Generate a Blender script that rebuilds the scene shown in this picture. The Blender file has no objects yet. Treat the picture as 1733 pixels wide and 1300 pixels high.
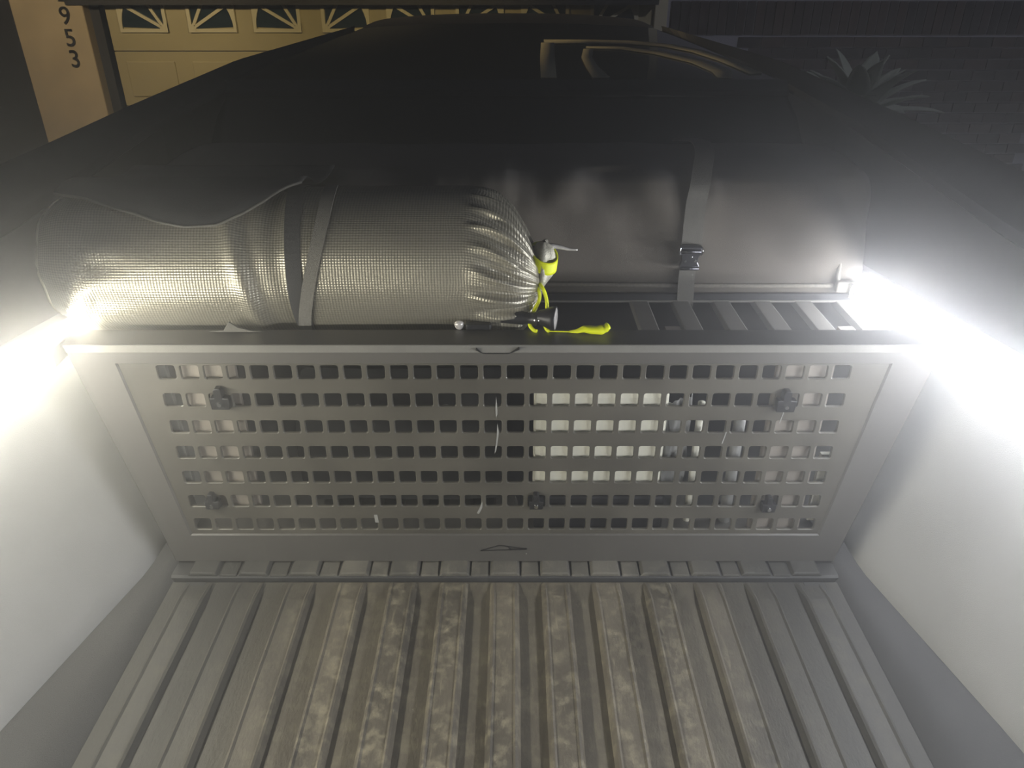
import bpy, bmesh, math, random
from mathutils import Vector, Matrix, noise
random.seed(7)
S = bpy.context.scene
COL = S.collection
PI = math.pi

# ------------------------------------------------------------ camera, world, exposure
cam = bpy.data.cameras.new('camera'); camo = bpy.data.objects.new('camera', cam); COL.objects.link(camo)
camo.location = (0.0136, -1.138, 1.021)
camo.rotation_euler = (math.radians(90 - 28.7), 0, 0)
cam.sensor_width = 36; cam.lens = 36 * 1301 / 1733
cam.clip_start = 0.02; cam.clip_end = 100
S.camera = camo
STRIP_L, STRIP_R = 62.0, 62.0          # light strips' emission
GLARE_HAZE, GLARE_HAZE_G = 0.28, 0.88                            # haze added for the strips' lens glare, scattering per metre
w = bpy.data.worlds.new('night'); S.world = w; w.use_nodes = True
nt = w.node_tree; nt.nodes.clear()
wo = nt.nodes.new('ShaderNodeOutputWorld'); bg = nt.nodes.new('ShaderNodeBackground')
bg.inputs[0].default_value = (0.35, 0.4, 0.6, 1); bg.inputs[1].default_value = 0.02
nt.links.new(bg.outputs[0], wo.inputs[0])
S.view_settings.view_transform = 'Standard'; S.view_settings.look = 'None'
S.view_settings.exposure = 1.1; S.view_settings.gamma = 1
S.view_settings.use_curve_mapping = False
S.cycles.max_bounces = 8; S.cycles.volume_bounces = 0
def lamp(name, loc, target, energy, col, size, spot=1.2):
    l = bpy.data.lights.new(name, 'SPOT'); l.energy = energy; l.color = col
    l.spot_size = spot; l.spot_blend = 0.6; l.shadow_soft_size = size
    o = bpy.data.objects.new(name, l); COL.objects.link(o); o.location = loc
    o.rotation_euler = (Vector(target) - Vector(loc)).to_track_quat('-Z', 'Y').to_euler()
    return o
# warm lamps over the driveway that light the garage front, then added fill spots
lamp('warm_spot', (-3.6, 4.3, 1.35), (-3.9, 6.5, 0.1), 62, (1, .8, .48), .08, 1.7)
lamp('warm_spot', (-1.2, 4.3, 1.35), (-1.4, 6.5, 0.3), 44, (1, .78, .36), .08, 1.7)
lamp('warm_spot', (-5.5, 3.4, 2.2), (0, 2.15, .83), 340, (1, .72, .35), .25, .3)  # unseen spot added to warm the truck's roof rim
lamp('brick_fill', (5.2, 0.5, 5.0), (3.0, 6.5, 0), 210, (.8, .82, 1), .2, .8)  # unseen cool lamp added to lift the brick wall and agave

# ------------------------------------------------------------ materials
def mat(name, color, rough=0.6, metal=0.0, var=0.0, scale=8, bump=0.0, bscale=60, spec=0.5, color2=None, detail=6, sheen=0.0, stretch=None, coat=0.0):
    m = bpy.data.materials.new(name); m.use_nodes = True
    n = m.node_tree; b = n.nodes['Principled BSDF']
    b.inputs['Base Color'].default_value = (*color, 1); b.inputs['Roughness'].default_value = rough
    b.inputs['Metallic'].default_value = metal; b.inputs['Specular IOR Level'].default_value = spec
    b.inputs['Sheen Weight'].default_value = sheen; b.inputs['Coat Weight'].default_value = coat
    tc = n.nodes.new('ShaderNodeTexCoord'); mp = n.nodes.new('ShaderNodeMapping')
    gp = n.nodes.new('ShaderNodeNewGeometry'); n.links.new(gp.outputs['Position'], mp.inputs[0])
    if stretch: mp.inputs['Scale'].default_value = stretch
    if var or color2:
        t = n.nodes.new('ShaderNodeTexNoise'); t.inputs['Scale'].default_value = scale; t.inputs['Detail'].default_value = detail
        n.links.new(mp.outputs[0], t.inputs['Vector'])
        r = n.nodes.new('ShaderNodeValToRGB')
        r.color_ramp.elements[0].position = .32; r.color_ramp.elements[1].position = .68
        c2 = color2 or tuple(min(1, c * (1 + var)) for c in color)
        c1 = color if color2 else tuple(c * (1 - var) for c in color)
        r.color_ramp.elements[0].color = (*c1, 1); r.color_ramp.elements[1].color = (*c2, 1)
        n.links.new(t.outputs[0], r.inputs[0]); n.links.new(r.outputs[0], b.inputs['Base Color'])
    if bump:
        t = n.nodes.new('ShaderNodeTexNoise'); t.inputs['Scale'].default_value = bscale; t.inputs['Detail'].default_value = 4
        n.links.new(mp.outputs[0], t.inputs['Vector'])
        bp = n.nodes.new('ShaderNodeBump'); bp.inputs['Strength'].default_value = bump; bp.inputs['Distance'].default_value = .004
        n.links.new(t.outputs[0], bp.inputs['Height']); n.links.new(bp.outputs[0], b.inputs['Normal'])
    return m

def floor_mat(name, base, worn, dust):
    m = mat(name, base, .62, 0, color2=worn, scale=5, bump=.25, bscale=180, stretch=(1.6, .6, 1))
    n = m.node_tree; b = n.nodes['Principled BSDF']
    src = b.inputs['Base Color'].links[0].from_socket
    tc = n.nodes['Geometry']
    t = n.nodes.new('ShaderNodeTexNoise'); t.inputs['Scale'].default_value = 38; t.inputs['Detail'].default_value = 8; t.inputs['Roughness'].default_value = .75
    n.links.new(tc.outputs['Position'], t.inputs['Vector'])
    r = n.nodes.new('ShaderNodeValToRGB'); r.color_ramp.elements[0].position = .48; r.color_ramp.elements[1].position = .72
    n.links.new(t.outputs[0], r.inputs[0])
    mx = n.nodes.new('ShaderNodeMixRGB'); mx.inputs[2].default_value = (*dust, 1)
    n.links.new(r.outputs[0], mx.inputs[0]); n.links.new(src, mx.inputs[1])
    # fine scratches
    mp = n.nodes.new('ShaderNodeMapping'); mp.inputs['Scale'].default_value = (40, 5, 40); mp.inputs['Rotation'].default_value = (0, 0, .5)
    n.links.new(tc.outputs['Position'], mp.inputs[0])
    t2 = n.nodes.new('ShaderNodeTexNoise'); t2.inputs['Scale'].default_value = 2.5; t2.inputs['Detail'].default_value = 3; t2.inputs['Distortion'].default_value = 1.5
    n.links.new(mp.outputs[0], t2.inputs['Vector'])
    r2 = n.nodes.new('ShaderNodeValToRGB'); r2.color_ramp.elements[0].position = .66; r2.color_ramp.elements[1].position = .72
    r2.color_ramp.elements[1].color = (.25, .25, .25, 1)
    n.links.new(t2.outputs[0], r2.inputs[0])
    mx2 = n.nodes.new('ShaderNodeMixRGB'); mx2.inputs[2].default_value = (dust[0] * 1.6, dust[1] * 1.6, dust[2] * 1.5, 1)
    n.links.new(r2.outputs[0], mx2.inputs[0]); n.links.new(mx.outputs[0], mx2.inputs[1])
    # the dirt lies along the middle of the bed, the edges are cleaner
    sx = n.nodes.new('ShaderNodeSeparateXYZ'); n.links.new(tc.outputs['Position'], sx.inputs[0])
    ab = n.nodes.new('ShaderNodeMath'); ab.operation = 'ABSOLUTE'; n.links.new(sx.outputs[0], ab.inputs[0])
    ad = n.nodes.new('ShaderNodeMath'); ad.operation = 'MULTIPLY_ADD'; n.links.new(t.outputs[0], ad.inputs[0]); ad.inputs[1].default_value = .25; n.links.new(ab.outputs[0], ad.inputs[2])
    mr = n.nodes.new('ShaderNodeMapRange'); mr.interpolation_type = 'SMOOTHSTEP'; n.links.new(ad.outputs[0], mr.inputs[0])
    mr.inputs[1].default_value = .38; mr.inputs[2].default_value = .66; mr.inputs[3].default_value = 0; mr.inputs[4].default_value = .85
    m3 = n.nodes.new('ShaderNodeMixRGB'); m3.inputs[2].default_value = (.052, .052, .048, 1)
    n.links.new(mr.outputs[0], m3.inputs[0]); n.links.new(mx2.outputs[0], m3.inputs[1])
    n.links.new(m3.outputs[0], b.inputs['Base Color'])
    return m

def sack_mat():
    m = mat('silver_ripstop', (.40, .375, .30), .34, .5, var=.08, scale=6)
    n = m.node_tree; b = n.nodes['Principled BSDF']
    uv = n.nodes.new('ShaderNodeUVMap')
    sp = n.nodes.new('ShaderNodeSeparateXYZ'); n.links.new(uv.outputs[0], sp.inputs[0])
    def M(op, a, c=None, d=None):
        x = n.nodes.new('ShaderNodeMath'); x.operation = op
        for i, v in enumerate((a, c, d)):
            if v is None: continue
            if hasattr(v, 'is_linked'): n.links.new(v, x.inputs[i])
            else: x.inputs[i].default_value = v
        return x.outputs[0]
    u = M('MULTIPLY', sp.outputs[0], PI / .0050); v = M('MULTIPLY', sp.outputs[1], PI / .0046)
    s = M('MULTIPLY', M('SINE', M('ADD', u, v)), M('SINE', M('SUBTRACT', u, v)))
    bp = n.nodes.new('ShaderNodeBump'); bp.inputs['Strength'].default_value = .3; bp.inputs['Distance'].default_value = .0012
    n.links.new(s, bp.inputs['Height']); n.links.new(bp.outputs[0], b.inputs['Normal'])
    mr = n.nodes.new('ShaderNodeMapRange'); n.links.new(s, mr.inputs[0])
    mr.inputs[1].default_value = -.6; mr.inputs[2].default_value = .6; mr.inputs[3].default_value = .7; mr.inputs[4].default_value = 1.1
    src = b.inputs['Base Color'].links[0].from_socket
    vm = n.nodes.new('ShaderNodeVectorMath'); vm.operation = 'SCALE'
    n.links.new(src, vm.inputs[0]); n.links.new(mr.outputs[0], vm.inputs['Scale']); n.links.new(vm.outputs[0], b.inputs['Base Color'])
    return m

M = dict(
    wall=mat('bed_wall_composite', (.46, .46, .44), .6, var=.06, scale=5, bump=.25, bscale=700),
    liner=mat('bed_liner', (.055, .055, .054), .6, var=.1, scale=7, bump=.2, bscale=500),
    floor=floor_mat('bed_floor_valley', (.08, .069, .052), (.135, .12, .09), (.19, .17, .12)),
    rib=floor_mat('bed_floor_rib', (.07, .062, .048), (.16, .14, .105), (.32, .285, .2)),
    ledge=floor_mat('bed_floor_front', (.07, .068, .06), (.16, .15, .125), (.2, .185, .15)),
    frame=mat('panel_frame', (.105, .1, .09), .42, var=.1, scale=4, bump=.1, bscale=900),
    plate=mat('panel_plate', (.105, .098, .080), .42, .1, var=.22, scale=7, bump=.1, bscale=900),
    edge=mat('panel_edge_highlight', (.42, .41, .37), .4, .2, var=.08, scale=20),  # paler than the frame: the bevel's highlight is in the colour
    black=mat('black_plastic', (.018, .018, .019), .4, var=.2, scale=20),
    gloss=mat('black_gloss', (.008, .009, .014), .22, spec=.4),
    glass=mat('dark_glass', (.006, .008, .006), .03, spec=.6),
    stain=mat('stainless', (.32, .31, .29), .38, 1.0, var=.05, scale=3),
    body=mat('stainless_body', (.16, .16, .16), .45, 1.0),
    deck=mat('deck_dark', (.03, .03, .033), .5, var=.1, scale=9),
    deckrib=mat('deck_rib', (.22, .21, .19), .5, var=.12, scale=9, bump=.1, bscale=300),
    bag=mat('bag_canvas', (.115, .099, .078), .78, var=.12, scale=5, bump=.35, bscale=900, sheen=.25),
    bagdark=mat('bag_dark_cloth', (.03, .03, .03), .8, bump=.3, bscale=900, sheen=.2),
    pipe=mat('bag_piping', (.22, .20, .165), .65, var=.25, scale=160),
    web=mat('webbing', (.15, .142, .12), .7, var=.15, scale=300, bump=.6, bscale=900, sheen=.2),
    metal=mat('gunmetal', (.10, .10, .11), .25, .9),
    chrome=mat('bright_metal', (.8, .8, .78), .15, 1.0),
    yellow=mat('neon_cord', (.92, 1.0, .0), .5),
    sack=sack_mat(),
    sackplain=mat('silver_cloth', (.55, .53, .43), .5, .3, var=.15, scale=60, bump=.4, bscale=300),
    lens=mat('lens', (.75, .72, .68), .25, .3, var=.2, scale=90),
    cream=mat('cream_plastic', (.93, .91, .76), .5, var=.04, scale=5),
    grey=mat('grey_plastic', (.35, .35, .33), .5, var=.1, scale=5),
    taupe=mat('taupe_board', (.30, .27, .23), .6, var=.12, scale=20),
    dark=mat('dark_box', (.02, .02, .022), .6),
    tire=mat('rubber', (.02, .02, .02), .8),
    concrete=mat('concrete', (.18, .175, .16), .85, var=.15, scale=3, bump=.3, bscale=60),
    door=mat('garage_paint', (.42, .36, .2), .55, var=.06, scale=2),
    doortrim=mat('garage_trim_paint', (.62, .56, .38), .5),
    pane=mat('night_pane', (.02, .035, .045), .1),
    pier=mat('pier_stucco', (.52, .42, .28), .8, var=.1, scale=5, bump=.3, bscale=50),
    mortar=mat('mortar', (.34, .33, .36), .9, bump=.3, bscale=80),
    darktrim=mat('dark_trim', (.03, .03, .035), .7),
    agave=mat('agave_skin', (.30, .33, .26), .5, var=.12, scale=9),
    pot=mat('clay_pot', (.2, .12, .08), .8),
    reflection_tone=mat('glass_reflection', (.5, .48, .36), .7),  # tone of the reflection painted on the rear glass
)
BR = [mat('brick_a', (.06, .045, .05), .9, var=.2, scale=20), mat('brick_b', (.045, .038, .045), .9, var=.2, scale=20), mat('brick_c', (.075, .05, .05), .9, var=.2, scale=20)]
def emis(name, col, s):
    m = bpy.data.materials.new(name); m.use_nodes = True; n = m.node_tree; n.nodes.clear()
    o = n.nodes.new('ShaderNodeOutputMaterial'); e = n.nodes.new('ShaderNodeEmission')
    e.inputs[0].default_value = (*col, 1); e.inputs[1].default_value = s; n.links.new(e.outputs[0], o.inputs[0])
    return m
M['led_left'] = emis('led_left', (1, .965, .84), STRIP_L)
M['led_right'] = emis('led_right', (.93, .95, 1), STRIP_R)

# ------------------------------------------------------------ helpers
def tag(o, label=None, cat=None, group=None, kind=None):
    if label: o['label'] = label
    if cat: o['category'] = cat
    if group: o['group'] = group
    if kind: o['kind'] = kind
    return o
def thing(name, label, cat, loc=(0, 0, 0), group=None, kind=None):
    o = bpy.data.objects.new(name, None); COL.objects.link(o); o.location = loc; o.empty_display_size = .05
    return tag(o, label, cat, group, kind)
def link(name, me, m, parent=None, smooth=False, loc=None):
    o = bpy.data.objects.new(name, me)
    if m and not me.materials: me.materials.append(m)
    COL.objects.link(o)
    if smooth:
        for p in me.polygons: p.use_smooth = True
    if loc: o.location = loc
    if parent:
        o.parent = parent
        # geometry is written in world coordinates: undo the parents' offset
        off = Vector((0, 0, 0)); p = parent
        while p: off += p.location; p = p.parent
        o.location = o.location - off
    return o
def from_bm(name, bm, m, parent=None, smooth=False, loc=None, bevel=0):
    bmesh.ops.recalc_face_normals(bm, faces=bm.faces)
    me = bpy.data.meshes.new(name); bm.to_mesh(me); bm.free()
    o = link(name, me, m, parent, smooth, loc)
    if bevel:
        b = o.modifiers.new('b', 'BEVEL'); b.width = bevel; b.segments = 2; b.limit_method = 'ANGLE'
    return o
def box_bm(bm, lo, hi):
    x0, y0, z0 = lo; x1, y1, z1 = hi
    v = [bm.verts.new(p) for p in ((x0,y0,z0),(x1,y0,z0),(x1,y1,z0),(x0,y1,z0),(x0,y0,z1),(x1,y0,z1),(x1,y1,z1),(x0,y1,z1))]
    for f in ((0,3,2,1),(4,5,6,7),(0,1,5,4),(1,2,6,5),(2,3,7,6),(3,0,4,7)): bm.faces.new([v[i] for i in f])
    return v
def box(name, lo, hi, m, parent=None, bevel=0, **k):
    bm = bmesh.new(); box_bm(bm, lo, hi); return from_bm(name, bm, m, parent, bevel=bevel, **k)
def prism(name, pts, y0, y1, m, parent=None, bevel=0, axis='y', **k):
    """polygon pts=(a,b) extruded along an axis: y -> (a,y,b); x -> (x,a,b); z -> (a,b,z)"""
    bm = bmesh.new()
    f = {'y': lambda p, t: (p[0], t, p[1]), 'x': lambda p, t: (t, p[0], p[1]), 'z': lambda p, t: (p[0], p[1], t)}[axis]
    a = [bm.verts.new(f(p, y0)) for p in pts]; b = [bm.verts.new(f(p, y1)) for p in pts]
    bm.faces.new(a); bm.faces.new(b[::-1]); n = len(pts)
    for i in range(n): bm.faces.new((a[i], b[i], b[(i+1) % n], a[(i+1) % n]))
    return from_bm(name, bm, m, parent, bevel=bevel, **k)
def grid(name, rows, m, parent=None, smooth=True, close=False, thick=0, uv=None):
    bm = bmesh.new(); V = [[bm.verts.new(p) for p in r] for r in rows]
    n = len(V[0]); lay = bm.loops.layers.uv.new('UVMap') if uv else None
    for i in range(len(V) - 1):
        for j in range(n if close else n - 1):
            q = ((i, j), (i+1, j), (i+1, j+1), (i, j+1))
            f = bm.faces.new([V[a][b % n] for a, b in q])
            if uv:
                for l, (a, b) in zip(f.loops, q): l[lay].uv = uv(a, b)
    me_o = from_bm(name, bm, m, parent, smooth)
    if thick:
        s = me_o.modifiers.new('s', 'SOLIDIFY'); s.thickness = thick; s.offset = 0
    return me_o
def tube(name, pts, r, m, parent=None, n=10, caps=True, flat=None):
    """swept tube through pts; r a number or list; flat=(wx,wz) for an elliptical section"""
    pts = [Vector(p) for p in pts]; rows = []
    up = Vector((0, 0, 1))
    for i, p in enumerate(pts):
        t = (pts[min(i+1, len(pts)-1)] - pts[max(i-1, 0)]).normalized()
        a = t.cross(up)
        if a.length < .05: a = t.cross(Vector((0, 1, 0)))
        a.normalize(); b = a.cross(t)
        rr = r[i] if isinstance(r, (list, tuple)) else r
        rows.append([p + a * math.cos(2*PI*k/n) * rr + b * math.sin(2*PI*k/n) * rr for k in range(n)])
    bm = bmesh.new(); V = [[bm.verts.new(q) for q in row] for row in rows]
    for i in range(len(V) - 1):
        for k in range(n): bm.faces.new((V[i][k], V[i+1][k], V[i+1][(k+1) % n], V[i][(k+1) % n]))
    if caps: bm.faces.new(V[0][::-1]); bm.faces.new(V[-1])
    return from_bm(name, bm, m, parent, True)
def spline(P, n):
    """Catmull-Rom through P"""
    P = [Vector(p) for p in P]; Q = [2*P[0]-P[1]] + P + [2*P[-1]-P[-2]]; out = []
    for i in range(len(P) - 1):
        a, b, c, d = Q[i:i+4]
        for k in range(n):
            t = k / n
            out.append(.5 * ((2*b) + (c-a)*t + (2*a-5*b+4*c-d)*t*t + (3*b-a-3*c+d)*t**3))
    out.append(P[-1]); return out
def lathe_x(name, prof, cy, cz, m, parent=None, n=20, smooth=True):
    rows = [[(x, cy + r*math.cos(2*PI*k/n), cz + r*math.sin(2*PI*k/n)) for k in range(n)] for x, r in prof]
    return grid(name, rows, m, parent, smooth, close=True)
def copy(o, loc, parent):
    c = o.copy(); COL.objects.link(c); c.parent = parent; c.location = loc; return c
def lerp(a, b, t): return a + (b - a) * t
def interp(T, y):
    for (a, va), (b, vb) in zip(T, T[1:]):
        if y <= b: return lerp(va, vb, max(0, (y - a)) / (b - a)) if y > a else va
    return T[-1][1]

# ------------------------------------------------------------ outdoors setting
g = box('ground', (-14, -8, -1.06), (14, 12, -1.0), M['concrete']); tag(g, 'dark concrete driveway under and around the pickup', kind='structure')
WY = 6.5
wl = tag(thing('wall_back', 'dark brick house wall right of the garage door', None, (1.40, WY, -1)), kind='structure')
box('backing', (1.30, WY, -1), (9, WY + .3, 4.5), M['mortar'], wl)
def brick_mesh(name, l, h):
    out = []
    for m in BR:
        bm = bmesh.new(); v = box_bm(bm, (0, -.012, 0), (l, .02, h))
        me = bpy.data.meshes.new(name); bm.to_mesh(me); bm.free(); me.materials.append(m); out.append(me)
    return out
sol = brick_mesh('soldier_brick', .072, .27); run = brick_mesh('brick', .2, .082)
nb = 0
for i in range(40):
    for zz in (.455,):
        o = bpy.data.objects.new('brick', random.choice(sol)); COL.objects.link(o); o.parent = wl
        o.location = (1.44 + i*.0845 - 1.40, -random.uniform(0, .006), zz + 1)
for r_ in range(15):
    z = .445 - (r_ + 1) * .0945
    x0 = 1.44 + (.105 if r_ % 2 else 0); x0 = max(x0, 1.44 + max(0, .9 + .0 * r_) - .0)
    x = 1.44 + (.105 if r_ % 2 else 0)
    while x < 4.85:
        if x > 2.0 + r_ * .12:
            o = bpy.data.objects.new('brick', random.choice(run)); COL.objects.link(o); o.parent = wl
            o.location = (x - 1.40, -random.uniform(0, .006), z + 1); nb += 1
        x += .2105
wl2 = box('wall_left', (-9, WY, -1), (-3.68, WY + .3, 4.5), M['darktrim']); tag(wl2, 'dark house wall behind the pale pier', kind='structure')
hd = box('trim_1', (-3.9, WY - .14, .70), (1.3, WY + .3, 4.5), M['darktrim']); tag(hd, 'dark header above the garage door', kind='structure')
tr = box('trim_2', (1.285, WY - .04, -1), (1.40, WY + .05, 4.5), M['doortrim'], bevel=.008); tag(tr, 'cream upright trim between garage door and brick wall', kind='structure')
pier = box('trim_3', (-4.40, WY - .12, -1), (-3.765, WY + .1, 4.5), M['pier'], bevel=.012); tag(pier, 'tan pier carrying the house number', kind='structure')
for ch, (x, z) in {'2': (-3.915, .790), '9': (-3.93, .608), '5': (-3.935, .430), '3': (-3.94, .255)}.items():
    cu = bpy.data.curves.new('house_number', 'FONT'); cu.body = ch; cu.size = .205; cu.extrude = .006; cu.align_x = 'CENTER'; cu.align_y = 'CENTER'
    t = bpy.data.objects.new('tmp', cu); COL.objects.link(t); bpy.context.view_layer.update()
    me = bpy.data.meshes.new_from_object(t.evaluated_get(bpy.context.evaluated_depsgraph_get())); bpy.data.objects.remove(t)
    me.materials.clear(); me.materials.append(M['black'])
    for v in me.vertices: v.co = Vector((v.co.x, -v.co.z, v.co.y))
    o = link('house_number', me, None, pier, loc=(x, WY - .127, z)); o['label'] = 'black digit ' + ch
# garage door
door = tag(thing('door_1', 'tan sectional garage door with fan windows', None, (0, WY, -1)), kind='structure')
DX0, DX1 = -3.63, 1.28
secs = [(.316, .80), (-.16, .31), (-.64, -.166), (-1.0, -.646)]
for z0, z1 in secs:
    box('door_panel', (DX0, WY, z0), (DX1, WY + .04, z1), M['door'], door, bevel=.006)
for z0, z1 in secs[1:]:
    for k in range(8):
        xa = DX0 + .09 + k * .6075
        box('raised_panel', (xa, WY - .012, z0 + .08), (xa + .45, WY + .01, z1 - .08), M['door'], door, bevel=.01)
# quarter fan windows
def fan(x0, flip):
    W, z0, H = .43, .472, .43
    X = (lambda x: x0 + W - x) if flip else (lambda x: x0 + x)      # hub at local x=0
    fr = None
    bm = bmesh.new()
    def poly(pts, ya, yb):
        a = [bm.verts.new((X(p[0]), ya, z0 + p[1])) for p in pts]; b = [bm.verts.new((X(p[0]), yb, z0 + p[1])) for p in pts]
        bm.faces.new(a); bm.faces.new(b[::-1])
        for i in range(len(pts)): bm.faces.new((a[i], b[i], b[(i+1) % len(pts)], a[(i+1) % len(pts)]))
    R = .375
    arc = [(.03 + R*math.cos(t*PI/2/14), .03 + R*math.sin(t*PI/2/14)) for t in range(15)]
    # spandrel outside the arc, in strips
    for i in range(14):
        def out(p):
            dx, dz = p[0] - .03, p[1] - .03; s = (W - .03) / max(dx, dz); return (.03 + dx*s, .03 + dz*s)
        poly([arc[i], out(arc[i]), out(arc[i+1]), arc[i+1]], WY - .02, WY)
    poly([(0, 0), (W, 0), (W, .03), (0, .03)], WY - .021, WY)
    poly([(0, .03), (.03, .03), (.03, W), (0, W)], WY - .021, WY)
    f = from_bm('window_frame', bm, M['doortrim'], door)
    for a in (30, 60):
        c, s = math.cos(math.radians(a)), math.sin(math.radians(a)); n_ = (-s*.013, c*.013)
        bm = bmesh.new()
        poly2 = [(.03 + n_[0], .03 + n_[1]), (.03 + c*R + n_[0], .03 + s*R + n_[1]), (.03 + c*R - n_[0], .03 + s*R - n_[1]), (.03 - n_[0], .03 - n_[1])]
        poly(poly2, WY - .023, WY - .002); from_bm('muntin', bm, M['doortrim'], f)
    bm = bmesh.new(); poly([(0, 0)] + [(R*c_[0]/R, c_[1]) for c_ in [(.075*math.cos(t*PI/2/6), .075*math.sin(t*PI/2/6)) for t in range(7)]], WY - .024, WY - .003)
    from_bm('hub', bm, M['doortrim'], f)
    for a0, a1 in ((2, 28), (32, 58), (62, 88)):
        bm = bmesh.new()
        poly([(.03, .03)] + [(.03 + R*math.cos(math.radians(lerp(a0, a1, t/5))), .03 + R*math.sin(math.radians(lerp(a0, a1, t/5)))) for t in range(6)], WY - .006, WY - .001)
        from_bm('pane', bm, M['pane'], f)
for k in range(4):
    xp = -3.52 + k * 1.205
    fan(xp, True); fan(xp + .62, False)
# agave on a stand behind the truck, right
ag = thing('agave_plant', 'pale spiky agave in front of the dark brick wall, right of the truck', 'plant', (2.2, 4.0, -1))
random.seed(3)
rows = [(0, .17), (.02, .2), (.97, .26), (1.07, .28), (1.09, .24), (1.05, .2)]
grid('pot', [[(2.2 + r*math.cos(2*PI*k/20), 4.0 + r*math.sin(2*PI*k/20), -1 + z) for k in range(20)] for z, r in rows], M['pot'], ag, close=True)
for i in range(34):
    a = i * 2.39996; tilt = lerp(.12, 1.35, (i / 33) ** .8); L = lerp(.42, .54, random.random()); wd = .075
    rows = []
    for s in range(9):
        t = s / 8; wv = wd * (math.sin(PI * min(1, .18 + t*.82)) ** .7) * (1 if t < .98 else .1)
        tt = tilt + .35 * (t - .4)
        rad = L * t * math.sin(tt); hz = L * t * math.cos(tt)
        cx, cy = 2.2 + rad*math.cos(a), 4.0 + rad*math.sin(a)
        sx, sy = -math.sin(a), math.cos(a)
        rows.append([(cx + sx*q*wv, cy + sy*q*wv, .10 + hz + .25*wv*abs(q)) for q in (-1, -.5, 0, .5, 1)])
    grid('leaf', rows, M['agave'], ag, thick=.008)

# ------------------------------------------------------------ the pickup
T = thing('pickup_truck', 'stainless pickup seen from its tailgate, bed open and lit by side strips', 'truck', (0, 0, -1))
FX = .617; PITCH = .0955
bf = box('bed_floor', (-.70, -1.36, -.06), (.70, -.041, -.008), M['floor'], T)
RT = .0195; RS = .0075; RH = .012
def rib_mesh(y0, y1, m):
    # cross-section with two fine lips on the top edges
    sec = [(-RT-RS, 0), (-RT-.003, RH), (-RT+.0005, RH+.0022), (-RT+.004, RH-.001), (RT-.004, RH-.001), (RT-.0005, RH+.0022), (RT+.003, RH), (RT+RS, 0), (RT+RS, -.004), (-RT-RS, -.004)]
    bm = bmesh.new(); N = 26; R = []
    for i in range(N + 1):
        y = lerp(y0, y1, i / N); s = 1
        R.append([bm.verts.new((x + .0011*noise.noise(Vector((x*40, y*6, m_seed))), y, z * (1 if i else .3))) for x, z in sec])
    for i in range(N):
        for k in range(len(sec)): bm.faces.new((R[i][k], R[i+1][k], R[i+1][(k+1) % len(sec)], R[i][(k+1) % len(sec)]))
    bm.faces.new(R[0]); bm.faces.new(R[-1][::-1])
    bmesh.ops.recalc_face_normals(bm, faces=bm.faces)
    me = bpy.data.meshes.new('rib'); bm.to_mesh(me); bm.free(); me.materials.append(m); return me
for k in range(-6, 7):
    m_seed = k * 3.1
    o = link('rib', rib_mesh(-.046, -1.35, M['rib']), None, bf, loc=(k * PITCH, 0, -.008))
# smooth outer margins of the floor
for s in (-1, 1):
    prism('floor_margin', [(s*.560, -.012), (s*.563, -.003), (s*.60, -.003), (s*.606, -.012)], -1.35, -.046, M['liner'], bf)
# front sill under the divider with short rib ends
sill = prism('front_sill', [(-.037, -.02), (-.037, -.001), (-.031, .001), (.44, .001), (.44, -.05), (-.037, -.05)], -.72, .72, M['liner'], T, axis='x')
for k in range(-6, 7):
    bm = bmesh.new(); w0, w1 = .029, .021; x = k * PITCH
    pts = [(x-w0, -.034, 0), (x+w0, -.034, 0), (x+w0-.002, .2, 0), (x-w0+.002, .2, 0), (x-w1-.003, -.033, .008), (x+w1+.003, -.033, .008), (x+w1, .2, .016), (x-w1, .2, .016)]
    v = [bm.verts.new(p) for p in pts]
    for f in ((0,3,2,1),(4,5,6,7),(0,1,5,4),(1,2,6,5),(2,3,7,6),(3,0,4,7)): bm.faces.new([v[i] for i in f])
    from_bm('rib_end', bm, M['ledge'], sill, bevel=.002)
for k in range(-6, 6):
    x = (k + .5) * PITCH
    box('sill_pad', (x-.0165, -.034, -.002), (x+.0165, .1, .0035), M['ledge'], sill, bevel=.002)

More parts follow.
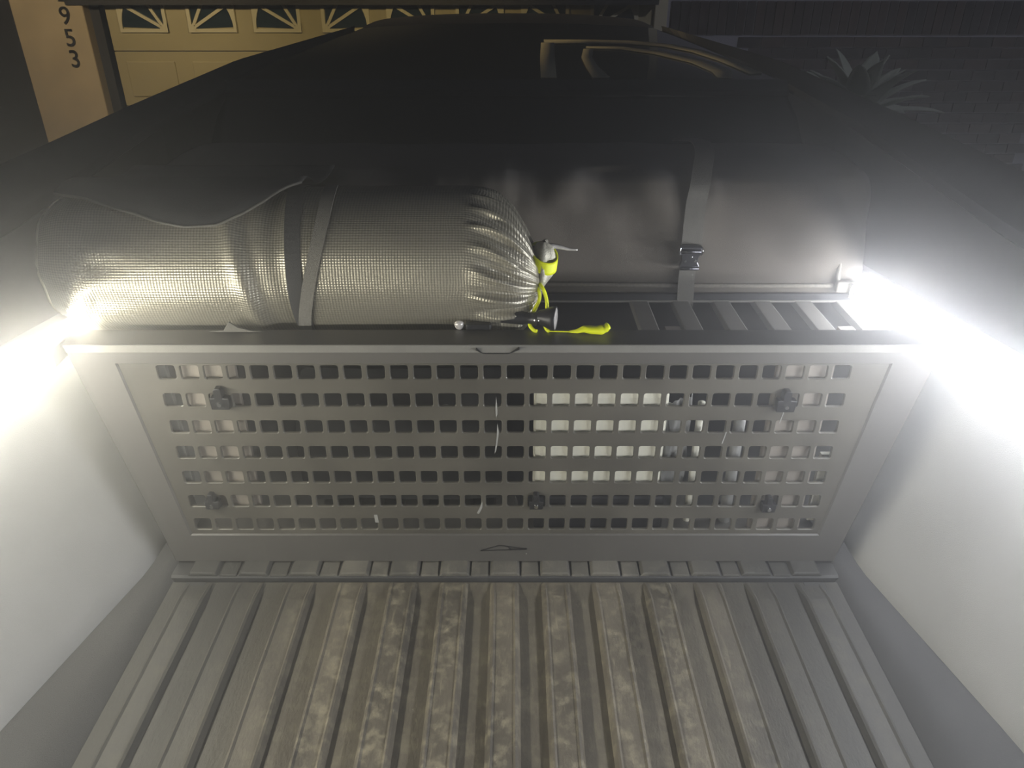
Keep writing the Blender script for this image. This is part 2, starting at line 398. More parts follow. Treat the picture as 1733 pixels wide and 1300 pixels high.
# side walls, strips, rails, sails (mirrored)
def Wb(y): return (interp([(-1.36, .80), (-.43, .727), (-.02, .680), (.5, .675)], y), interp([(-1.36, .10), (-.43, .052), (-.02, .004), (.5, .0)], y))
def strip_z(y): return interp([(-1.36, .49), (-.30, .482), (-.114, .465), (.50, .398)], y)
def seam(y): return (interp([(-1.36, .83), (-.1, .80), (.73, .80), (1.3, .72), (2.0, .555)], y), interp([(-1.36, .585), (.08, .646), (.73, .695), (1.3, .750), (2.0, .798)], y))
def sail(y): return (interp([(-1.36, .93), (.4, .895), (.73, .885), (1.3, .80), (2.0, .572)], y), interp([(-1.36, .655), (.4, .712), (.73, .727), (1.3, .770), (2.0, .816)], y))
YS = [-1.36 + i * .04 for i in range(47)]
for s, nm in ((-1, 'left'), (1, 'right')):
    # chamfer between floor and wall
    rows = []
    for y in YS:
        if y > .52: break
        wx, wz = Wb(y)
        rows.append([(s*.612, y, -.03), (s*.622, y, -.02), (s*.634, y, .002), (s*lerp(.634, wx, .5), y, lerp(.002, wz, .45)), (s*wx, y, wz)])
    grid('wall_base', rows, M['liner'], T)
    rows = []
    for y in YS:
        if y > .52: break
        wx, wz = Wb(y); zt = strip_z(y) - .004; xt = .80
        rows.append([(s*wx, y, wz)] + [(s*(lerp(wx, xt, t) + .012*math.sin(PI*t)), y, lerp(wz + .006, zt, t)) for t in (.02, .08, .2, .35, .5, .65, .8, .92, 1)])
    grid('side_wall', rows, M['wall'], T)
    # light strip: housing plus glowing lens facing in and down
    ys = [-1.34 + i * .06 for i in range(31)]; ys = [y for y in ys if y < .46]
    hs = grid('light_strip', [[(s*.806, y, strip_z(y)-.008), (s*.801, y, strip_z(y)-.008), (s*.803, y, strip_z(y)+.024), (s*.774, y, strip_z(y)+.025), (s*.774, y, strip_z(y)+.030), (s*.804, y, strip_z(y)+.031)] for y in ys], M['black'], T, smooth=False)
    hs['label'] = 'overexposed white light strip along the bed side'
    bm = bmesh.new(); prev = None
    for y in ys:
        z = strip_z(y); c = [(s*.791, y, z-.001), (s*.7862, y, z+.010), (s*.7855, y, z+.0225)]
        cur = [bm.verts.new(p) for p in c]
        if prev:
            for q in range(2):
                vs_ = (prev[q], cur[q], cur[q+1], prev[q+1])
                bm.faces.new(vs_ if s > 0 else vs_[::-1])
        prev = cur
    me = bpy.data.meshes.new('lens'); bm.normal_update(); bm.to_mesh(me); bm.free()
    lens = link('lens', me, M['led_' + nm], hs); lens['label'] = 'glowing white diffuser'
    # inner sail face
    rows = []
    for y in [-1.36 + i * .056 for i in range(61)]:
        if y > 2.02: break
        sx, sz = seam(y); bx, bz = (.80, strip_z(y) + .031) if y < .55 else (lerp(.80, sx, min(1, (y-.55)/.3)), lerp(strip_z(.5)+.031, sz - .05, min(1, (y-.55)/.5)))
        ox, oz = sail(y)
        rows.append([(s*bx, y, bz), (s*(lerp(bx, sx, .5)), y, lerp(bz, sz, .5)), (s*sx, y, sz - .008), (s*(sx+.012), y, sz - .014), (s*(sx + .02), y, sz + .002), (s*(ox - .006), y, oz + .002), (s*ox, y, oz - .004)])
    grid('sail_panel', rows, M['black'], T, smooth=False)
    # outer body side
    rows = []
    for y in [-1.36 + i * .056 for i in range(100)]:
        if y > 3.6: break
        if y <= 2.0: ox, oz = sail(y)
        else: ox, oz = lerp(.572, .86, (y-2)/1.6), lerp(.828, .3, (y-2)/1.6)
        rows.append([(s*ox, y, oz-.004), (s*max(ox, 1.02), y, min(.33, oz-.02)), (s*1.04, y, .1), (s*.99, y, -.62)])
    grid('body_side', rows, M['body'], T, smooth=False)
    for y in (-.55, 3.0):
        wr = lathe_x('wheel', [(s*.74, .30), (s*.74, .42), (s*.77, .46), (s*.97, .46), (s*1.0, .42), (s*1.0, .28), (s*.97, .26), (s*.97, .0001)], y, -.54, M['tire'], T, 32)
        lathe_x('hub_cap', [(s*.975, .0001), (s*.995, .1), (s*.99, .25), (s*.975, .265)], y, -.54, M['body'], wr, 16)
# underbody closes the truck from below
box('underbody', (-.97, -1.3, -.45), (.97, 3.5, -.12), M['dark'], T)
box('tailgate', (-.78, -1.40, -.02), (.78, -1.365, .08), M['body'], T, bevel=.005)

# storage deck behind the divider with raised ribs
deck = box('cargo_deck', (-.79, .205, .375), (.79, .95, .386), M['deck'], T, bevel=.003)
box('deck_lip', (-.79, .203, .35), (.79, .214, .384), M['deck'], deck)
for k in range(-5, 9):
    x = .262 + (k - 0) * .0855
    if x > .74 or x < .2: continue
    prism('deck_rib', [(x, .386), (x + .002, .3995), (x + .036, .3995), (x + .043, .386)], .209, .80, M['deckrib'], deck, bevel=.0015)
# small catch plates between the ribs
for x in (.312, .65):
    box('catch_plate', (x, .212, .386), (x + .03, .236, .398), M['taupe'], deck, bevel=.001)
# compartment back and sides under the deck
box('compartment_back', (-.79, .44, -.05), (.79, .46, .376), M['deck'], T)
# bulkhead and window
grid('bulkhead', [[(x, .80, .34), (x, .86, .46), (x, .90, .58), (x, .98, .665), (x, 1.045, .703)] for x in (-.86, -.4, 0, .4, .86)], M['gloss'], T)
grid('window_ledge', [[(x, 1.045, .703), (x, 1.043, .708), (x, 1.046, .7165), (x, 1.052, .7185), (x, 1.075, .7195), (x, 1.12, .7405)] for x in (-.79, -.4, 0, .4, .79)], M['gloss'], T)
def crest(x, y): return -.030 * (abs(x) / .57) ** 2.6 * (y - 1.1) / .9
rows = []
for i in range(13):
    y = lerp(1.12, 2.0, i / 12); hw = interp([(1.1, .745), (1.3, .70), (2.0, .54)], y)
    rows.append([(hw * q, y, lerp(.7405, .826, (i/12) ** .9) + crest(hw*q*.57/max(hw, .001) * .95, y) * .62) for q in [-1 + j/8 for j in range(17)]])
grid('rear_window', rows, M['glass'], T)
rows = []
for y, dz, ex in ((2.0, .0, .54), (2.03, .005, .54), (2.18, .0165, .52), (2.3, .018, .5), (3.3, -.25, .7)):
    rows.append([(ex * q, y, .826 + dz + crest(.57 * q * .95, 2.0) * .62 * (1.25 if y > 2.1 else 1)) for q in [-1 + j/8 for j in range(17)]])
grid('roof', rows, M['stain'], T)

# reflection in the rear window, painted as pale ribbons on the glass
tr_rows = []
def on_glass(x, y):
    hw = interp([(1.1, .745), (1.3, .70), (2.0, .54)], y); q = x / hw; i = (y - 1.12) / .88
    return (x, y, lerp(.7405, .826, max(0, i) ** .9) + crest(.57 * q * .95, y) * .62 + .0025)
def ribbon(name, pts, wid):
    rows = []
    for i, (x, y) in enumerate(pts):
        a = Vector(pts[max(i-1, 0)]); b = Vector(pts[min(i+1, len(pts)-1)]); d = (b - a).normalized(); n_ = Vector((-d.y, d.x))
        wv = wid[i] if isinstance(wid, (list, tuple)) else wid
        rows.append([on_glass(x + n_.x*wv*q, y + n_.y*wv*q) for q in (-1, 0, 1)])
    return grid(name, rows, M['reflection_tone'], T, thick=.002)

ribbon('painted_reflection', [(.115, 1.13), (.12, 1.36), (.13, 1.60)], .022)
ribbon('painted_reflection', [(.12, 1.625), (.27, 1.63), (.40, 1.625), (.52, 1.59), (.60, 1.50), (.655, 1.36), (.70, 1.18)], [.03, .03, .03, .028, .026, .024, .02])
ribbon('painted_reflection', [(.26, 1.13), (.245, 1.25), (.24, 1.38), (.255, 1.50)], [.024, .018, .016, .016])
ribbon('painted_reflection', [(.25, 1.53), (.36, 1.525), (.47, 1.46), (.57, 1.33), (.61, 1.2), (.60, 1.13)], [.012, .02, .026, .03, .03, .02])

# haze volume added to imitate lens glare round the light strips
mm = bpy.data.materials.new('glare_haze'); mm.use_nodes = True; mn = mm.node_tree; mn.nodes.clear()
mo = mn.nodes.new('ShaderNodeOutputMaterial'); mv = mn.nodes.new('ShaderNodeVolumeScatter')
mv.inputs['Density'].default_value = GLARE_HAZE; mv.inputs['Anisotropy'].default_value = GLARE_HAZE_G
mn.links.new(mv.outputs[0], mo.inputs['Volume'])
o = box('glare_haze', (-2.2, -2.2, -.99), (2.2, 1.9, 2.2), mm); tag(o, 'added haze volume giving the lens glare around the two light strips', 'glare_haze', kind='stuff')

# ------------------------------------------------------------ divider panel
DV = thing('cargo_divider', 'grey perforated storage panel standing across the bed', 'panel', (0, 0, 0))
OT, OB, ZT, ZB = .7305, .6375, .465, .004
IT, IB, IZT, IZB = .644, .592, .435, .073
def ring(hwT, hwB, zt, zb, y): return [(-hwT, y, zt), (hwT, y, zt), (hwB, y, zb), (-hwB, y, zb)]
loops = [ring(OT, OB, ZT, ZB, .06), ring(OT, OB, ZT, ZB, .010), ring(OT-.009, OB-.004, ZT-.008, ZB+.004, 0), ring(IT+.003, IB+.003, IZT+.002, IZB-.002, 0), ring(IT, IB, IZT, IZB, .003), ring(IT, IB, IZT, IZB, .008), ring(IT, IB, IZT, IZB, .055)]
bm = bmesh.new(); V = [[bm.verts.new(p) for p in r] for r in loops]
for i in range(len(V) - 1):
    for k in range(4): bm.faces.new((V[i][k], V[i+1][k], V[i+1][(k+1) % 4], V[i][(k+1) % 4]))
for k in range(4): bm.faces.new((V[-1][k], V[0][k], V[0][(k+1) % 4], V[-1][(k+1) % 4]))
fr = from_bm('frame', bm, M['frame'], DV)
tp = prism('top_cap', [(.0105, ZT-.003), (.0105, ZT + .0015), (.069, ZT + .0015), (.072, ZT-.002), (.072, ZT-.02), (.0615, ZT-.02), (.0615, ZT-.003)], -.735, .735, M['frame'], DV, axis='x')
ce = .0045
bm = bmesh.new()
Lp = [ring(OT+.0006, OB+.0006, ZT+.0006, ZB+.0006, .0098), ring(OT-.0085, OB-.0035, ZT-.0075, ZB+.0045, -.0006)]
V = [[bm.verts.new(p) for p in r] for r in Lp]
for k in (0, 1, 3): bm.faces.new((V[0][k], V[1][k], V[1][(k+1) % 4], V[0][(k+1) % 4]))
et = from_bm('edge_highlight', bm, M['edge'], DV); et['label'] = 'bevelled edge with its highlight painted pale'
# corner brackets hooked over the strips
for s in (-1, 1):
    b = prism('corner_bracket', [(s*.738, -.012), (s*.778, -.03), (s*.778, .03), (s*.742, .06)], ZT - .03, ZT + .004, M['grey'], DV, bevel=.003, axis='z')
    box('bracket_tab', (min(s*.70, s*.76), .066, ZT-.03), (max(s*.70, s*.76), .098, ZT-.014), M['grey'], DV, bevel=.004)
# perforated plate: 30 columns x 7 rows
px, pz, hw_, hh_ = .0391, .0537, .0150, .0128
NX, NZ = 30, 7
XC = [(-14.5 + i) * px for i in range(NX)]; ZC = [.418 - r * pz for r in range(NZ)]
def hole_loop(cx, cz, w_, h_, r_, y, sk=0):
    pts = []
    for (sx, sz, a0) in ((1, 1, 0), (-1, 1, 90), (-1, -1, 180), (1, -1, 270)):
        for a in (0, 45, 90):
            t = math.radians(a0 + a); pts.append((cx + sx*(w_-r_) + r_*math.cos(t), y, cz + sz*(h_-r_) + r_*math.sin(t)))
    return pts
bm = bmesh.new()
zedges = [IZT] + [(ZC[r] + ZC[r+1]) / 2 for r in range(NZ-1)] + [IZB]
def edge_x(z): return lerp(IB, IT, (z - IZB) / (IZT - IZB))
for r in range(NZ):
    zt, zb = zedges[r], zedges[r+1]; cz = ZC[r]
    if r == NZ - 1: cz = max(cz, zb + hh_ + .004)
    if r == 0: cz = min(cz, zt - hh_ - .003)
    for c in range(NX):
        x0, x1 = XC[c] - px/2, XC[c] + px/2; cx = XC[c]
        Lo = [bm.verts.new(p) for p in hole_loop(cx, cz, hw_+.0012, hh_+.0012, .0042, .0035)]
        Lm = [bm.verts.new(p) for p in hole_loop(cx, cz, hw_, hh_, .0034, .0050)]
        Li = [bm.verts.new(p) for p in hole_loop(cx, cz, hw_, hh_, .0034, .0090)]
        xr, xl = x1, x0
        C = [bm.verts.new(p) for p in ((xr, .0035, zt), (xl, .0035, zt), (xl, .0035, zb), (xr, .0035, zb))]
        n = 12
        for k in range(n):
            k2 = (k + 1) % n
            bm.faces.new((Lo[k], Lm[k], Lm[k2], Lo[k2])); bm.faces.new((Lm[k], Li[k], Li[k2], Lm[k2]))
        for q in range(4):
            a = [Lo[3*q], Lo[3*q+1], Lo[3*q+2]]
            bm.faces.new((C[q], a[0], a[1])); bm.faces.new((C[q], a[1], a[2]))
            bm.faces.new((C[q], a[2], Lo[(3*q+3) % 12], C[(q+1) % 4]))
    for s in (-1, 1):
        xi = s * (14.5*px + px/2)
        f = [bm.verts.new(p) for p in ((xi, .0035, zt), (s*(edge_x(zt)+.002), .0035, zt), (s*max(edge_x(zb)+.002, abs(xi)+.0005), .0035, zb), (xi, .0035, zb))]
        bm.faces.new(f)
bmesh.ops.remove_doubles(bm, verts=bm.verts, dist=.00005)
pl = from_bm('perforated_plate', bm, M['plate'], DV); pl['label'] = 'plate with seven rows of rounded square holes'
# clips and screws
def clip(x, z, big=True):
    pts = [(-.017, -.014), (.014, -.014), (.016, .008), (.006, .009), (.005, .024), (.002, .027), (-.006, .027), (-.009, .023), (-.009, .009), (-.017, .009)]
    c = prism('clip', [(x + a*(1 if big else .8), z + b*(1 if big else .8)) for a, b in pts], -.009, .006, M['black'], DV, bevel=.0015)
    sc = bmesh.new(); bmesh.ops.create_cone(sc, cap_ends=True, segments=14, radius1=.0042, radius2=.0035, depth=.004, matrix=Matrix.Translation((x-.001, -.0105, z-.003)) @ Matrix.Rotation(PI/2, 4, 'X'))
    o = from_bm('screw', sc, M['chrome'], c); return c
clip(-.482, .366); clip(-.536, .150, False); clip(.482, .361); clip(.487, .143, False); clip(.059, .150, False)
# wedge-shaped outline emblem and the little stud beside it
A, B, Cc = (-.046, .0345), (-.010, .0475), (.042, .0385)
bm = bmesh.new()
def seg(p, q, wd):
    p, q = Vector(p), Vector(q); d = (q - p).normalized(); n_ = Vector((-d.y, d.x)) * wd
    vv = [p - n_, q - n_, q + n_, p + n_]
    a = [bm.verts.new((v.x, -.0006, v.y)) for v in vv]; b = [bm.verts.new((v.x, .001, v.y)) for v in vv]
    bm.faces.new(a); bm.faces.new(b[::-1])
    for i in range(4): bm.faces.new((a[i], b[i], b[(i+1) % 4], a[(i+1) % 4]))
seg(A, B, .0011); seg(B, Cc, .0011); seg(A, (.010, .0365), .0009); seg((.008, .0372), Cc, .0018); seg((.006, .0438), (.012, .0368), .001)
em = from_bm('emblem', bm, M['black'], DV); em['label'] = 'black low wedge-shaped outline emblem'
bm = bmesh.new(); bmesh.ops.create_uvsphere(bm, u_segments=10, v_segments=6, radius=.0018, matrix=Matrix.Translation((.041, -.0005, .027))); from_bm('stud', bm, M['chrome'], DV)
# finger latch cut in the top edge
bm = bmesh.new()
def seg3(p, q, wd, y0, y1):
    p, q = Vector(p), Vector(q); d = (q - p).normalized(); n_ = Vector((-d.y, d.x)) * wd
    vv = [p - n_, q - n_, q + n_, p + n_]
    a = [bm.verts.new((v.x, y0, v.y)) for v in vv]; b = [bm.verts.new((v.x, y1, v.y)) for v in vv]
    bm.faces.new(a); bm.faces.new(b[::-1])
    for i in range(4): bm.faces.new((a[i], b[i], b[(i+1) % 4], a[(i+1) % 4]))
seg3((-.046, .4625), (-.034, .4555), .0007, -.001, .008); seg3((-.034, .4555), (.008, .4555), .0007, -.001, .002); seg3((.008, .4555), (.026, .4635), .0007, -.001, .008)
o = from_bm('finger_latch', bm, M['black'], DV)
for P in ([(-.0135, .372), (-.012, .355), (-.0115, .336), (-.0145, .330), (-.0150, .350)], [(-.012, .318), (-.009, .300), (-.014, .262), (-.0175, .255), (-.0135, .29)], [(-.041, .150), (-.046, .135), (-.052, .122), (-.048, .120), (-.041, .135)], [(.484, .352), (.4855, .352), (.4800, .318), (.4785, .318)], [(.388, .300), (.390, .300), (.386, .276), (.384, .276)], [(-.244, .118), (-.238, .118), (-.236, .100), (-.243, .100)]):
    prism('scuff_mark', P, .0028, .0036, M['grey'], DV)
# upright mounting boards behind the plate
for x0, x1, z0 in ((-.553, -.455, .12), (.462, .560, .03)):
    box('mounting_board', (x0, .016, z0), (x1, .026, .432), M['taupe'], DV, bevel=.002)
box('edge_strip', (-.600, .020, .16), (-.575, .030, .432), M['grey'], DV)
box('edge_strip', (.575, .022, .09), (.60, .032, .24), M['cream'], DV)

# ------------------------------------------------------------ things in the compartment behind the divider
cb = thing('storage_box', 'cream storage box right behind the perforated panel', 'box', (.19, .12, .002))
bm = bmesh.new(); box_bm(bm, (.052, .016, .150), (.288, .050, .374)); b_ = from_bm('body', bm, M['cream'], cb, bevel=.012)
box('lid', (.048, .012, .376), (.310, .053, .382), M['cream'], cb, bevel=.003)
box('base', (.055, .020, .017), (.30, .050, .148), M['dark'], cb, bevel=.006)
cl = grid('crumpled_liner', [[(.288 + .05*i/8, .030 + .02*noise.noise(Vector((i*.9, j*.4, 2))) + .03*(i/8)**2, .155 + j*.19/8) for j in range(9)] for i in range(9)], M['grey'], cb, thick=.002)
for x, wd, m, z1 in ((.352, .007, 'cream', .335), (.425, .011, 'grey', .30)):
    st = tag(tube('tent_pole', [(x, .045, .017), (x, .048, z1)], wd, M[m], None), ('thin white' if x < .4 else 'stouter grey') + ' pole standing behind the perforated panel', 'pole')
    st['group'] = 'poles behind the panel'
db = thing('tool_bag', 'black soft tool bag behind the left part of the panel', 'bag', (-.2, .2, .017))
grid('body', [[(x, .20 - .10*math.cos(t), .17 + .145*math.sin(t) + .01*noise.noise(Vector((x*9, t*2, 0)))) for t in [i*2*PI/20 for i in range(20)]] for x in (-.40, -.399, -.395, -.3, -.2, -.1, -.02, -.001, 0)], M['bagdark'], db, close=True)
tube('handle', spline([(-.28, .12, .28), (-.24, .07, .30), (-.15, .07, .30), (-.11, .12, .28)], 6), .008, M['web'], db)

# ------------------------------------------------------------ charcoal bedding bag along the back
BG = thing('long_duffel_bag', 'long charcoal canvas bag lying across the deck behind the silver sack', 'bag', (0, .5, .40))
prof = [(.382, .402), (.376, .412), (.378, .430), (.380, .47), (.392, .53), (.412, .590), (.432, .618), (.458, .634), (.52, .645), (.62, .650), (.74, .644), (.80, .628), (.83, .58), (.836, .48), (.825, .402)]
pp = [(p.x, p.y) for p in spline([(a, b, 0) for a, b in prof], 5)]
XS = [-.745 + i * 1.505 / 120 for i in range(121)]
rows = []
for x in XS:
    row = []
    for j, (y, z) in enumerate(pp):
        e = min((x + .745), (.760 - x)); k = min(1, max(0, e / .035)); k = math.sqrt(1 - (1-k)**2) if k < 1 else 1
        cy, cz = .60, .50; yy, zz = cy + (y-cy)*(.80 + .20*k), cz + (z-cz)*(.86 + .14*k) if z > .5 else z
        d = 0
        if z > .45:
            h = min(1, (z - .45) / .12)
            d = .020*noise.noise(Vector((x*5.5, z*5 + y*2, 1.3))) + .003*noise.noise(Vector((x*12 + z*8, z*7, 4)))
            d *= h
            # soft scallops along the front top edge
            top = math.exp(-((z - .615)/.035)**2) if y < .6 else 0
            d += .020 * top * noise.noise(Vector((x*13, 0, 9))) - .012*top*abs(noise.noise(Vector((x*21, 3, 9)))); d += .042*h*noise.noise(Vector((x*9 + z*4, z*3, 21)))*(1 if y < .5 else .3)*(1 - .8*math.exp(-((x-.385)/.05)**2))
            # long slanting creases on the front
            if y < .45: d += .004 * h * math.sin((x*1.0 + z*.55)*22 + 2*noise.noise(Vector((x*3, z*4, 0)))) * max(0, noise.noise(Vector((x*2.2, z*2, 7))) + .35)
        row.append((x, yy - d*.9, zz + d*.35))
    rows.append(row)
bag = grid('body', rows, M['bag'], BG)
for e, xe in ((0, -.745), (-1, .760)):
    bm = bmesh.new(); bm.faces.new([bm.verts.new(p) for p in rows[e]]); from_bm('end_panel', bm, M['bag'], BG, True)
tube('piping', [(x, .374 - .0015*math.sin(x*9), .4295 + .002*math.sin(x*7+1)) for x in [-.74 + i*.05 for i in range(29)] + [.685]], .0048, M['pipe'], BG)
box('base_rail', (-.74, .362, .3975), (.74, .372, .414), M['deck'], BG, bevel=.002)
box('base_trim', (-.74, .358, .3970), (.74, .3618, .4010), M['deckrib'], BG)
# zip seam near the right end and end pocket
sp = spline([(.703, .423, .590), (.700, .404, .54), (.695, .386, .49), (.692, .374, .452), (.694, .369, .436)], 6)
tube('zip_seam', sp, .0045, M['pipe'], BG)
box('zip_end', (.688, .358, .418), (.748, .372, .442), M['pipe'], BG, bevel=.003)
box('zip_pull', (.713, .352, .408), (.722, .358, .440), M['chrome'], BG, bevel=.002)
# strap with buckle over the bag
def strap_pts():
    P = [(.377, .360, .392), (.376, .366, .412), (.3755, .368, .440), (.376, .372, .462)]
    return P
def band(name, pts, wid, m, parent, thick=.0028, tw=None):
    rows = []
    for i, p in enumerate(pts):
        p = Vector(p); t = tw[i] if tw else 0
        d = Vector((math.cos(t), 0, math.sin(t)))
        rows.append([p + d * wid * q for q in (-.5, -.17, .17, .5)])
    return grid(name, rows, m, parent, smooth=False, thick=thick)
strap = band('strap', spline([(.3765, .356, .386), (.3765, .362, .410), (.3755, .366, .440), (.3765, .369, .464)], 5), .034, M['web'], BG)
lift = spline([(.3795, .372, .516), (.382, .385, .560), (.386, .400, .597), (.393, .414, .628), (.404, .455, .655), (.416, .50, .672), (.424, .56, .680), (.427, .64, .672), (.427, .75, .655), (.425, .80, .64)], 6)
up_ = band('strap', lift, .041, M['web'], BG)
bk = thing('tmp', 'x', 'x'); bpy.data.objects.remove(bk)
bcl = prism('buckle', [(.3575, .470), (.3955, .470), (.3965, .478), (.3925, .486), (.3945, .498), (.3985, .502), (.3985, .519), (.3545, .519), (.3545, .502), (.3585, .498), (.3605, .486), (.3565, .478)], .356, .369, M['metal'], BG, bevel=.002)
bcl['label'] = 'black metal quick release buckle'
tube('crossbar', [(.3575, .3545, .509), (.3955, .3545, .509)], .0042, M['metal'], bcl)
tube('crossbar', [(.3580, .3545, .473), (.3950, .3545, .473)], .0035, M['metal'], bcl)
for x in (.3665, .3865):
    bm = bmesh.new(); bmesh.ops.create_cone(bm, cap_ends=True, segments=14, radius1=.0027, radius2=.0022, depth=.003, matrix=Matrix.Translation((x, .3545, .489)) @ Matrix.Rotation(PI/2, 4, 'X')); from_bm('rivet', bm, M['chrome'], bcl)
bm = bmesh.new(); bmesh.ops.create_uvsphere(bm, u_segments=10, v_segments=6, radius=.0024, matrix=Matrix.Translation((.378, .3545, .4975))); from_bm('rivet', bm, M['chrome'], bcl)
for s in (-1, 1): tube('side_bar', spline([(.3765 + s*.0215, .355, .518), (.3765 + s*.0235, .353, .510), (.3765 + s*.0215, .355, .501)], 4), .0014, M['chrome'], bcl)

# ------------------------------------------------------------ silver sack
SK = thing('stuff_sack', 'silver grey stuff sack with a neon yellow drawcord, rolled up on the deck edge', 'sack', (-.35, .2, .40))
CY, CZ, R0 = .205, .541, .134
NT = 200
def sack_section(x):
    """centre, radius and pleat amount at x"""
    cy, cz, r, pl_ = CY, CZ, R0, 0
    if x > -.07:
        t = min(1, (x + .07) / .137)
        r = R0 * math.sqrt(max(0, 1 - t ** 2.3)) * .92 + R0*.08*(1-t*t); r = max(r, .008)
        cy = lerp(CY, .150, t ** 1.5); cz = lerp(CZ, .520, t ** 1.4); pl_ = t ** 1.1
    if x < -.70:
        t = min(1, (-.70 - x) / .093); r = R0 * (1 - .22 * t ** 2.5); pl_ = .35 * t
        cz = CZ + .004*t
    return cy, cz, r, pl_
xs = [-.793 + .003*i for i in range(8)] + [-.769 + i * .0088 for i in range(80)] ; xs = [x for x in xs if x < -.07] + [-.07 + .1360 * (1 - (1 - i/52) ** 1.7) for i in range(53)]
rows = []
rng = random.Random(5)
ph = [rng.uniform(0, 6.28) for _ in range(8)]
for x in xs:
    cy, cz, r, pa = sack_section(x); row = []
    for k in range(NT):
        a = 2 * PI * k / NT
        d = .004*noise.noise(Vector((x*4, math.cos(a)*1.3, math.sin(a)*1.3))) + .0007*noise.noise(Vector((x*14, math.cos(a)*3, math.sin(a)*3 + 5)))
        # cinch by the strap
        d -= .009*math.exp(-((x + .372 + .02*math.sin(a))/.022)**2)
        # fold left of the strap
        c = x + .445 + .03*math.cos(a - 1.9); d += .008*math.exp(-(c/.014)**2) - .006*math.exp(-((c-.026)/.018)**2)
        # pleats
        if pa > 0 and x > -.1:
            wob = 1.3*noise.noise(Vector((math.cos(a)*2.2, math.sin(a)*2.2, x*9)))
            q = math.sin(a*21 + ph[0] + wob*2.4) + .6*math.sin(a*43 + ph[1] + wob*3)
            amp = .0105 * math.sin(PI * min(1, pa*.97)) ** 1.5 * 1.15 * (.5 + .8*abs(noise.noise(Vector((a*1.7, 3, 3)))) + .2)
            if r < .05: amp *= r / .05
            d += amp * (abs(q) ** .8 * (1 if q > 0 else -1)) * .8
        elif pa > 0:
            d += .006*pa*math.sin(a*9 + ph[3] + 2*noise.noise(Vector((x*20, a, 0)))) 
        else:
            if x < -.55: d += .0035*math.exp(-((x+.72)/.07)**2) * math.sin(a*13 + 1)
        # underside pressed flat on the deck
        rr = r + d
        y, z = cy - rr*math.cos(a), cz + rr*math.sin(a)
        z = max(z, .4005)
        row.append((x + (0 if x < -.1 else .004*noise.noise(Vector((a*4, x*30, 1)))), y, z))
    rows.append(row)
sb = grid('body', rows, M['sack'], SK, close=True, uv=lambda i, k: (xs[i], k * 2*PI*R0 / NT))
bm = bmesh.new(); n = NT; cen = bm.verts.new((-.788, .2, .545)); rr_ = [bm.verts.new(p) for p in rows[0]]
for k in range(n): bm.faces.new((cen, rr_[k], rr_[(k+1) % n]))
from_bm('end_cloth', bm, M['sack'], SK, True)
tube('end_piping', [rows[1][k % NT] for k in range(0, NT + 1, 4)], .0028, M['sackplain'], SK)
# ruffled mouth beyond the drawcord
rows = []
for i in range(15):
    t = i / 14; row = []
    for k in range(28):
        a = 2*PI*k/28; rr = (.011 + .0145*math.sin(PI*min(1, t*.95)) ) * (1 + .22*math.sin(a*4 + t*3) + .2*noise.noise(Vector((math.cos(a), math.sin(a), t*3))))
        if i == 14: rr *= .3
        cx, cy, cz = lerp(.052, .070, math.sin(t*PI*.6)), lerp(.135, .150, t), lerp(.505, .598, t)
        row.append((cx + rr*.75*math.cos(a), cy + rr*math.sin(a), cz + rr*.25*math.sin(a)))
    rows.append(row)
grid('ruffled_mouth', rows, M['sackplain'], SK, close=True)
# yellow webbing band over the mouth
rows = []
for i in range(6):
    t = lerp(.575, .80, i / 5); row = []
    for k in range(20):
        a = 2*PI*k/20; rr = .0300; cx, cy, cz = lerp(.052, .070, math.sin(t*PI*.6)), lerp(.135, .150, t), lerp(.505, .598, t)
        row.append((cx + rr*.78*math.cos(a), cy + rr*.95*math.sin(a), cz + rr*.3*math.sin(a) - rr*.22*math.cos(a)))
    rows.append(row)
o = grid('cord_band', rows, M['yellow'], SK, close=True, thick=.002); o['label'] = 'neon yellow band'
for P in ([(.048, .140, .530), (.058, .106, .529), (.061, .096, .513), (.053, .088, .497), (.045, .078, .484), (.044, .068, .476), (.050, .062, .4700), (.056, .058, .4690)],
          [(.050, .140, .531), (.064, .104, .533), (.072, .094, .517), (.074, .086, .500), (.071, .076, .486), (.070, .067, .476), (.073, .062, .4705), (.077, .058, .4690)]):
    o = tube('drawcord', spline(P, 6), .0032, M['yellow'], SK, n=8); o['label'] = 'neon yellow drawcord'
o = tube('drawcord', spline([(.077, .058, .4690), (.095, .058, .4685), (.112, .056, .4690), (.130, .053, .4700)], 6), .0010, M['yellow'], SK, n=6)
rows = []
for i, (x, z, wz, y) in enumerate([(.112, .4690, .0015, .056), (.124, .4705, .0035, .055), (.136, .4745, .0055, .055), (.148, .4735, .006, .054), (.158, .4735, .007, .053), (.166, .4745, .0085, .052), (.170, .4755, .006, .052), (.174, .4800, .0075, .051), (.178, .4810, .004, .050), (.1795, .479, .001, .05)]):
    rows.append([(x + .0015*math.cos(k), y + wz*1.5*math.cos(2*PI*k/12), max(.4672, z + wz*math.sin(2*PI*k/12)*(1 + .2*math.sin(i*2 + k)))) for k in range(12)])
o = grid('cord_knot', rows, M['yellow'], SK, close=True); o['label'] = 'knotted neon yellow cord end'
tube('cord_tail', spline([(.078, .150, .590), (.095, .150, .588), (.112, .149, .584), (.128, .149, .583)], 5), [.0045, .0045, .005, .004, .004, .004, .0038, .0035, .003, .003, .0025, .002, .002, .002, .0016, .0015], M['lens'], SK, n=6)
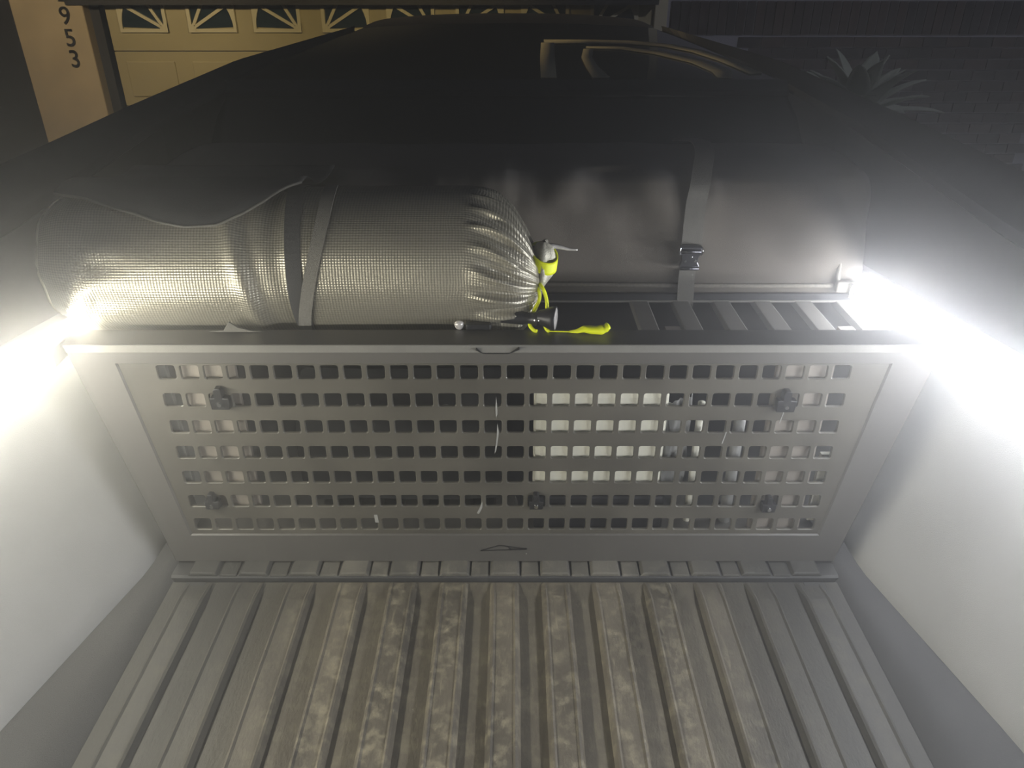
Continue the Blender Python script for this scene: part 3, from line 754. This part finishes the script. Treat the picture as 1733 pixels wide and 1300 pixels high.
# black compression straps round the sack
def ring_strap(x0, tilt, wid, a0=-100, a1=200, off=.003):
    rows = []
    for i in range(61):
        a = math.radians(lerp(a0, a1, i / 60)); cy, cz, r, _ = sack_section(x0)
        r = r + off - .007
        for_x = x0 + tilt*math.sin(a) + .006*math.sin(a*2)
        y, z = cy - r*math.cos(a), max(.4025, cz + r*math.sin(a))
        rows.append([(for_x + q*wid, y, z) for q in (-.5, -.17, .17, .5)])
    return rows
o = grid('compression_strap', ring_strap(-.350, -.012, .026, -100, 200, .0075), M['bagdark'], SK, smooth=False, thick=.0025)
o = grid('compression_strap', ring_strap(-.328, .026, .022, -40, 95, .0105), M['web'], SK, smooth=False, thick=.0025)
prism('strap_tongue', [(-.505, .4672), (-.498, .4690), (-.480, .4700), (-.468, .4860), (-.455, .4760), (-.435, .4700), (-.41, .4672)], .058, .062, M['web'], SK, bevel=.001)
# dark cloth wrapped over the left end of the sack
rows = []; lowA = [(-.760, 70), (-.70, 64), (-.64, 55), (-.58, 47), (-.52, 42.5), (-.47, 43.5), (-.43, 52), (-.40, 62), (-.375, 75), (-.35, 86)]
for i in range(41):
    x = lerp(-.760, -.35, i / 40); a0 = interp(lowA, x); row = []
    rtop = .149
    for j in range(13):
        t = j / 12
        if t < .6: a = math.radians(lerp(a0, 112, t / .6)); y, z = CY - (rtop + .003*math.sin(t*9 + x*20))*math.cos(a), CZ + (rtop)*math.sin(a) + .004*noise.noise(Vector((x*14, t*5, 0)))
        else: u = (t - .6) / .4; y, z = lerp(CY + .054, .46, u), lerp(CZ + .131, .657, u) - .012*math.sin(PI*u)
        row.append((x, y, z))
    rows.append(row)
wp = grid('wrap_cloth', rows, M['bagdark'], SK, thick=.003); wp['label'] = 'dark cloth fold draped over the top'
tube('wrap_hem', [(r[0][0], r[0][1]-.001, r[0][2]) for r in rows], .0022, M['web'], SK, n=6)

# ------------------------------------------------------------ flashlight tucked under the sack's mouth
FL = thing('flashlight', 'small black flashlight lying beneath the mouth of the silver sack', 'flashlight', (0, .085, .467))
fy, fz = .0855, .4835
b_ = lathe_x('barrel', [(-.020, .0001), (-.020, .0105), (-.004, .012), (.034, .012), (.036, .0105), (.052, .0105), (.054, .012), (.060, .012)], fy, fz, M['black'], FL)
lathe_x('head', [(.060, .012), (.068, .014), (.082, .0205), (.0895, .0215), (.091, .020), (.090, .0185)], fy, fz + .004, M['black'], FL, 28)
o = lathe_x('lens', [(.0902, .0185), (.0915, .012), (.092, .0001)], fy, fz + .004, M['lens'], FL, 24); o['label'] = 'pale round lens'
for x in (.056, .0635):
    bm = bmesh.new(); bmesh.ops.create_uvsphere(bm, u_segments=8, v_segments=6, radius=.0016, matrix=Matrix.Translation((x, fy - .0115, fz + .003))); from_bm('button', bm, M['chrome'], FL)
HL = thing('headlamp', 'black headlamp with a clear bulb under the front of the silver sack', 'headlamp', (-.05, .072, .467))
box('case', (-.066, .066, .4668), (-.022, .082, .4775), M['black'], HL, bevel=.003)
rows = [[(-.0775 + q*math.cos(2*PI*k/14), .073 + q*math.sin(2*PI*k/14)*.7, z) for k in range(14)] for z, q in ((.4668, .0045), (.470, .007), (.475, .0085), (.479, .0075), (.4815, .004), (.482, .0004))]
grid('bulb', rows, M['lens'], HL, close=True)

FL.rotation_euler.z = -.22; FL.location.z += .0015
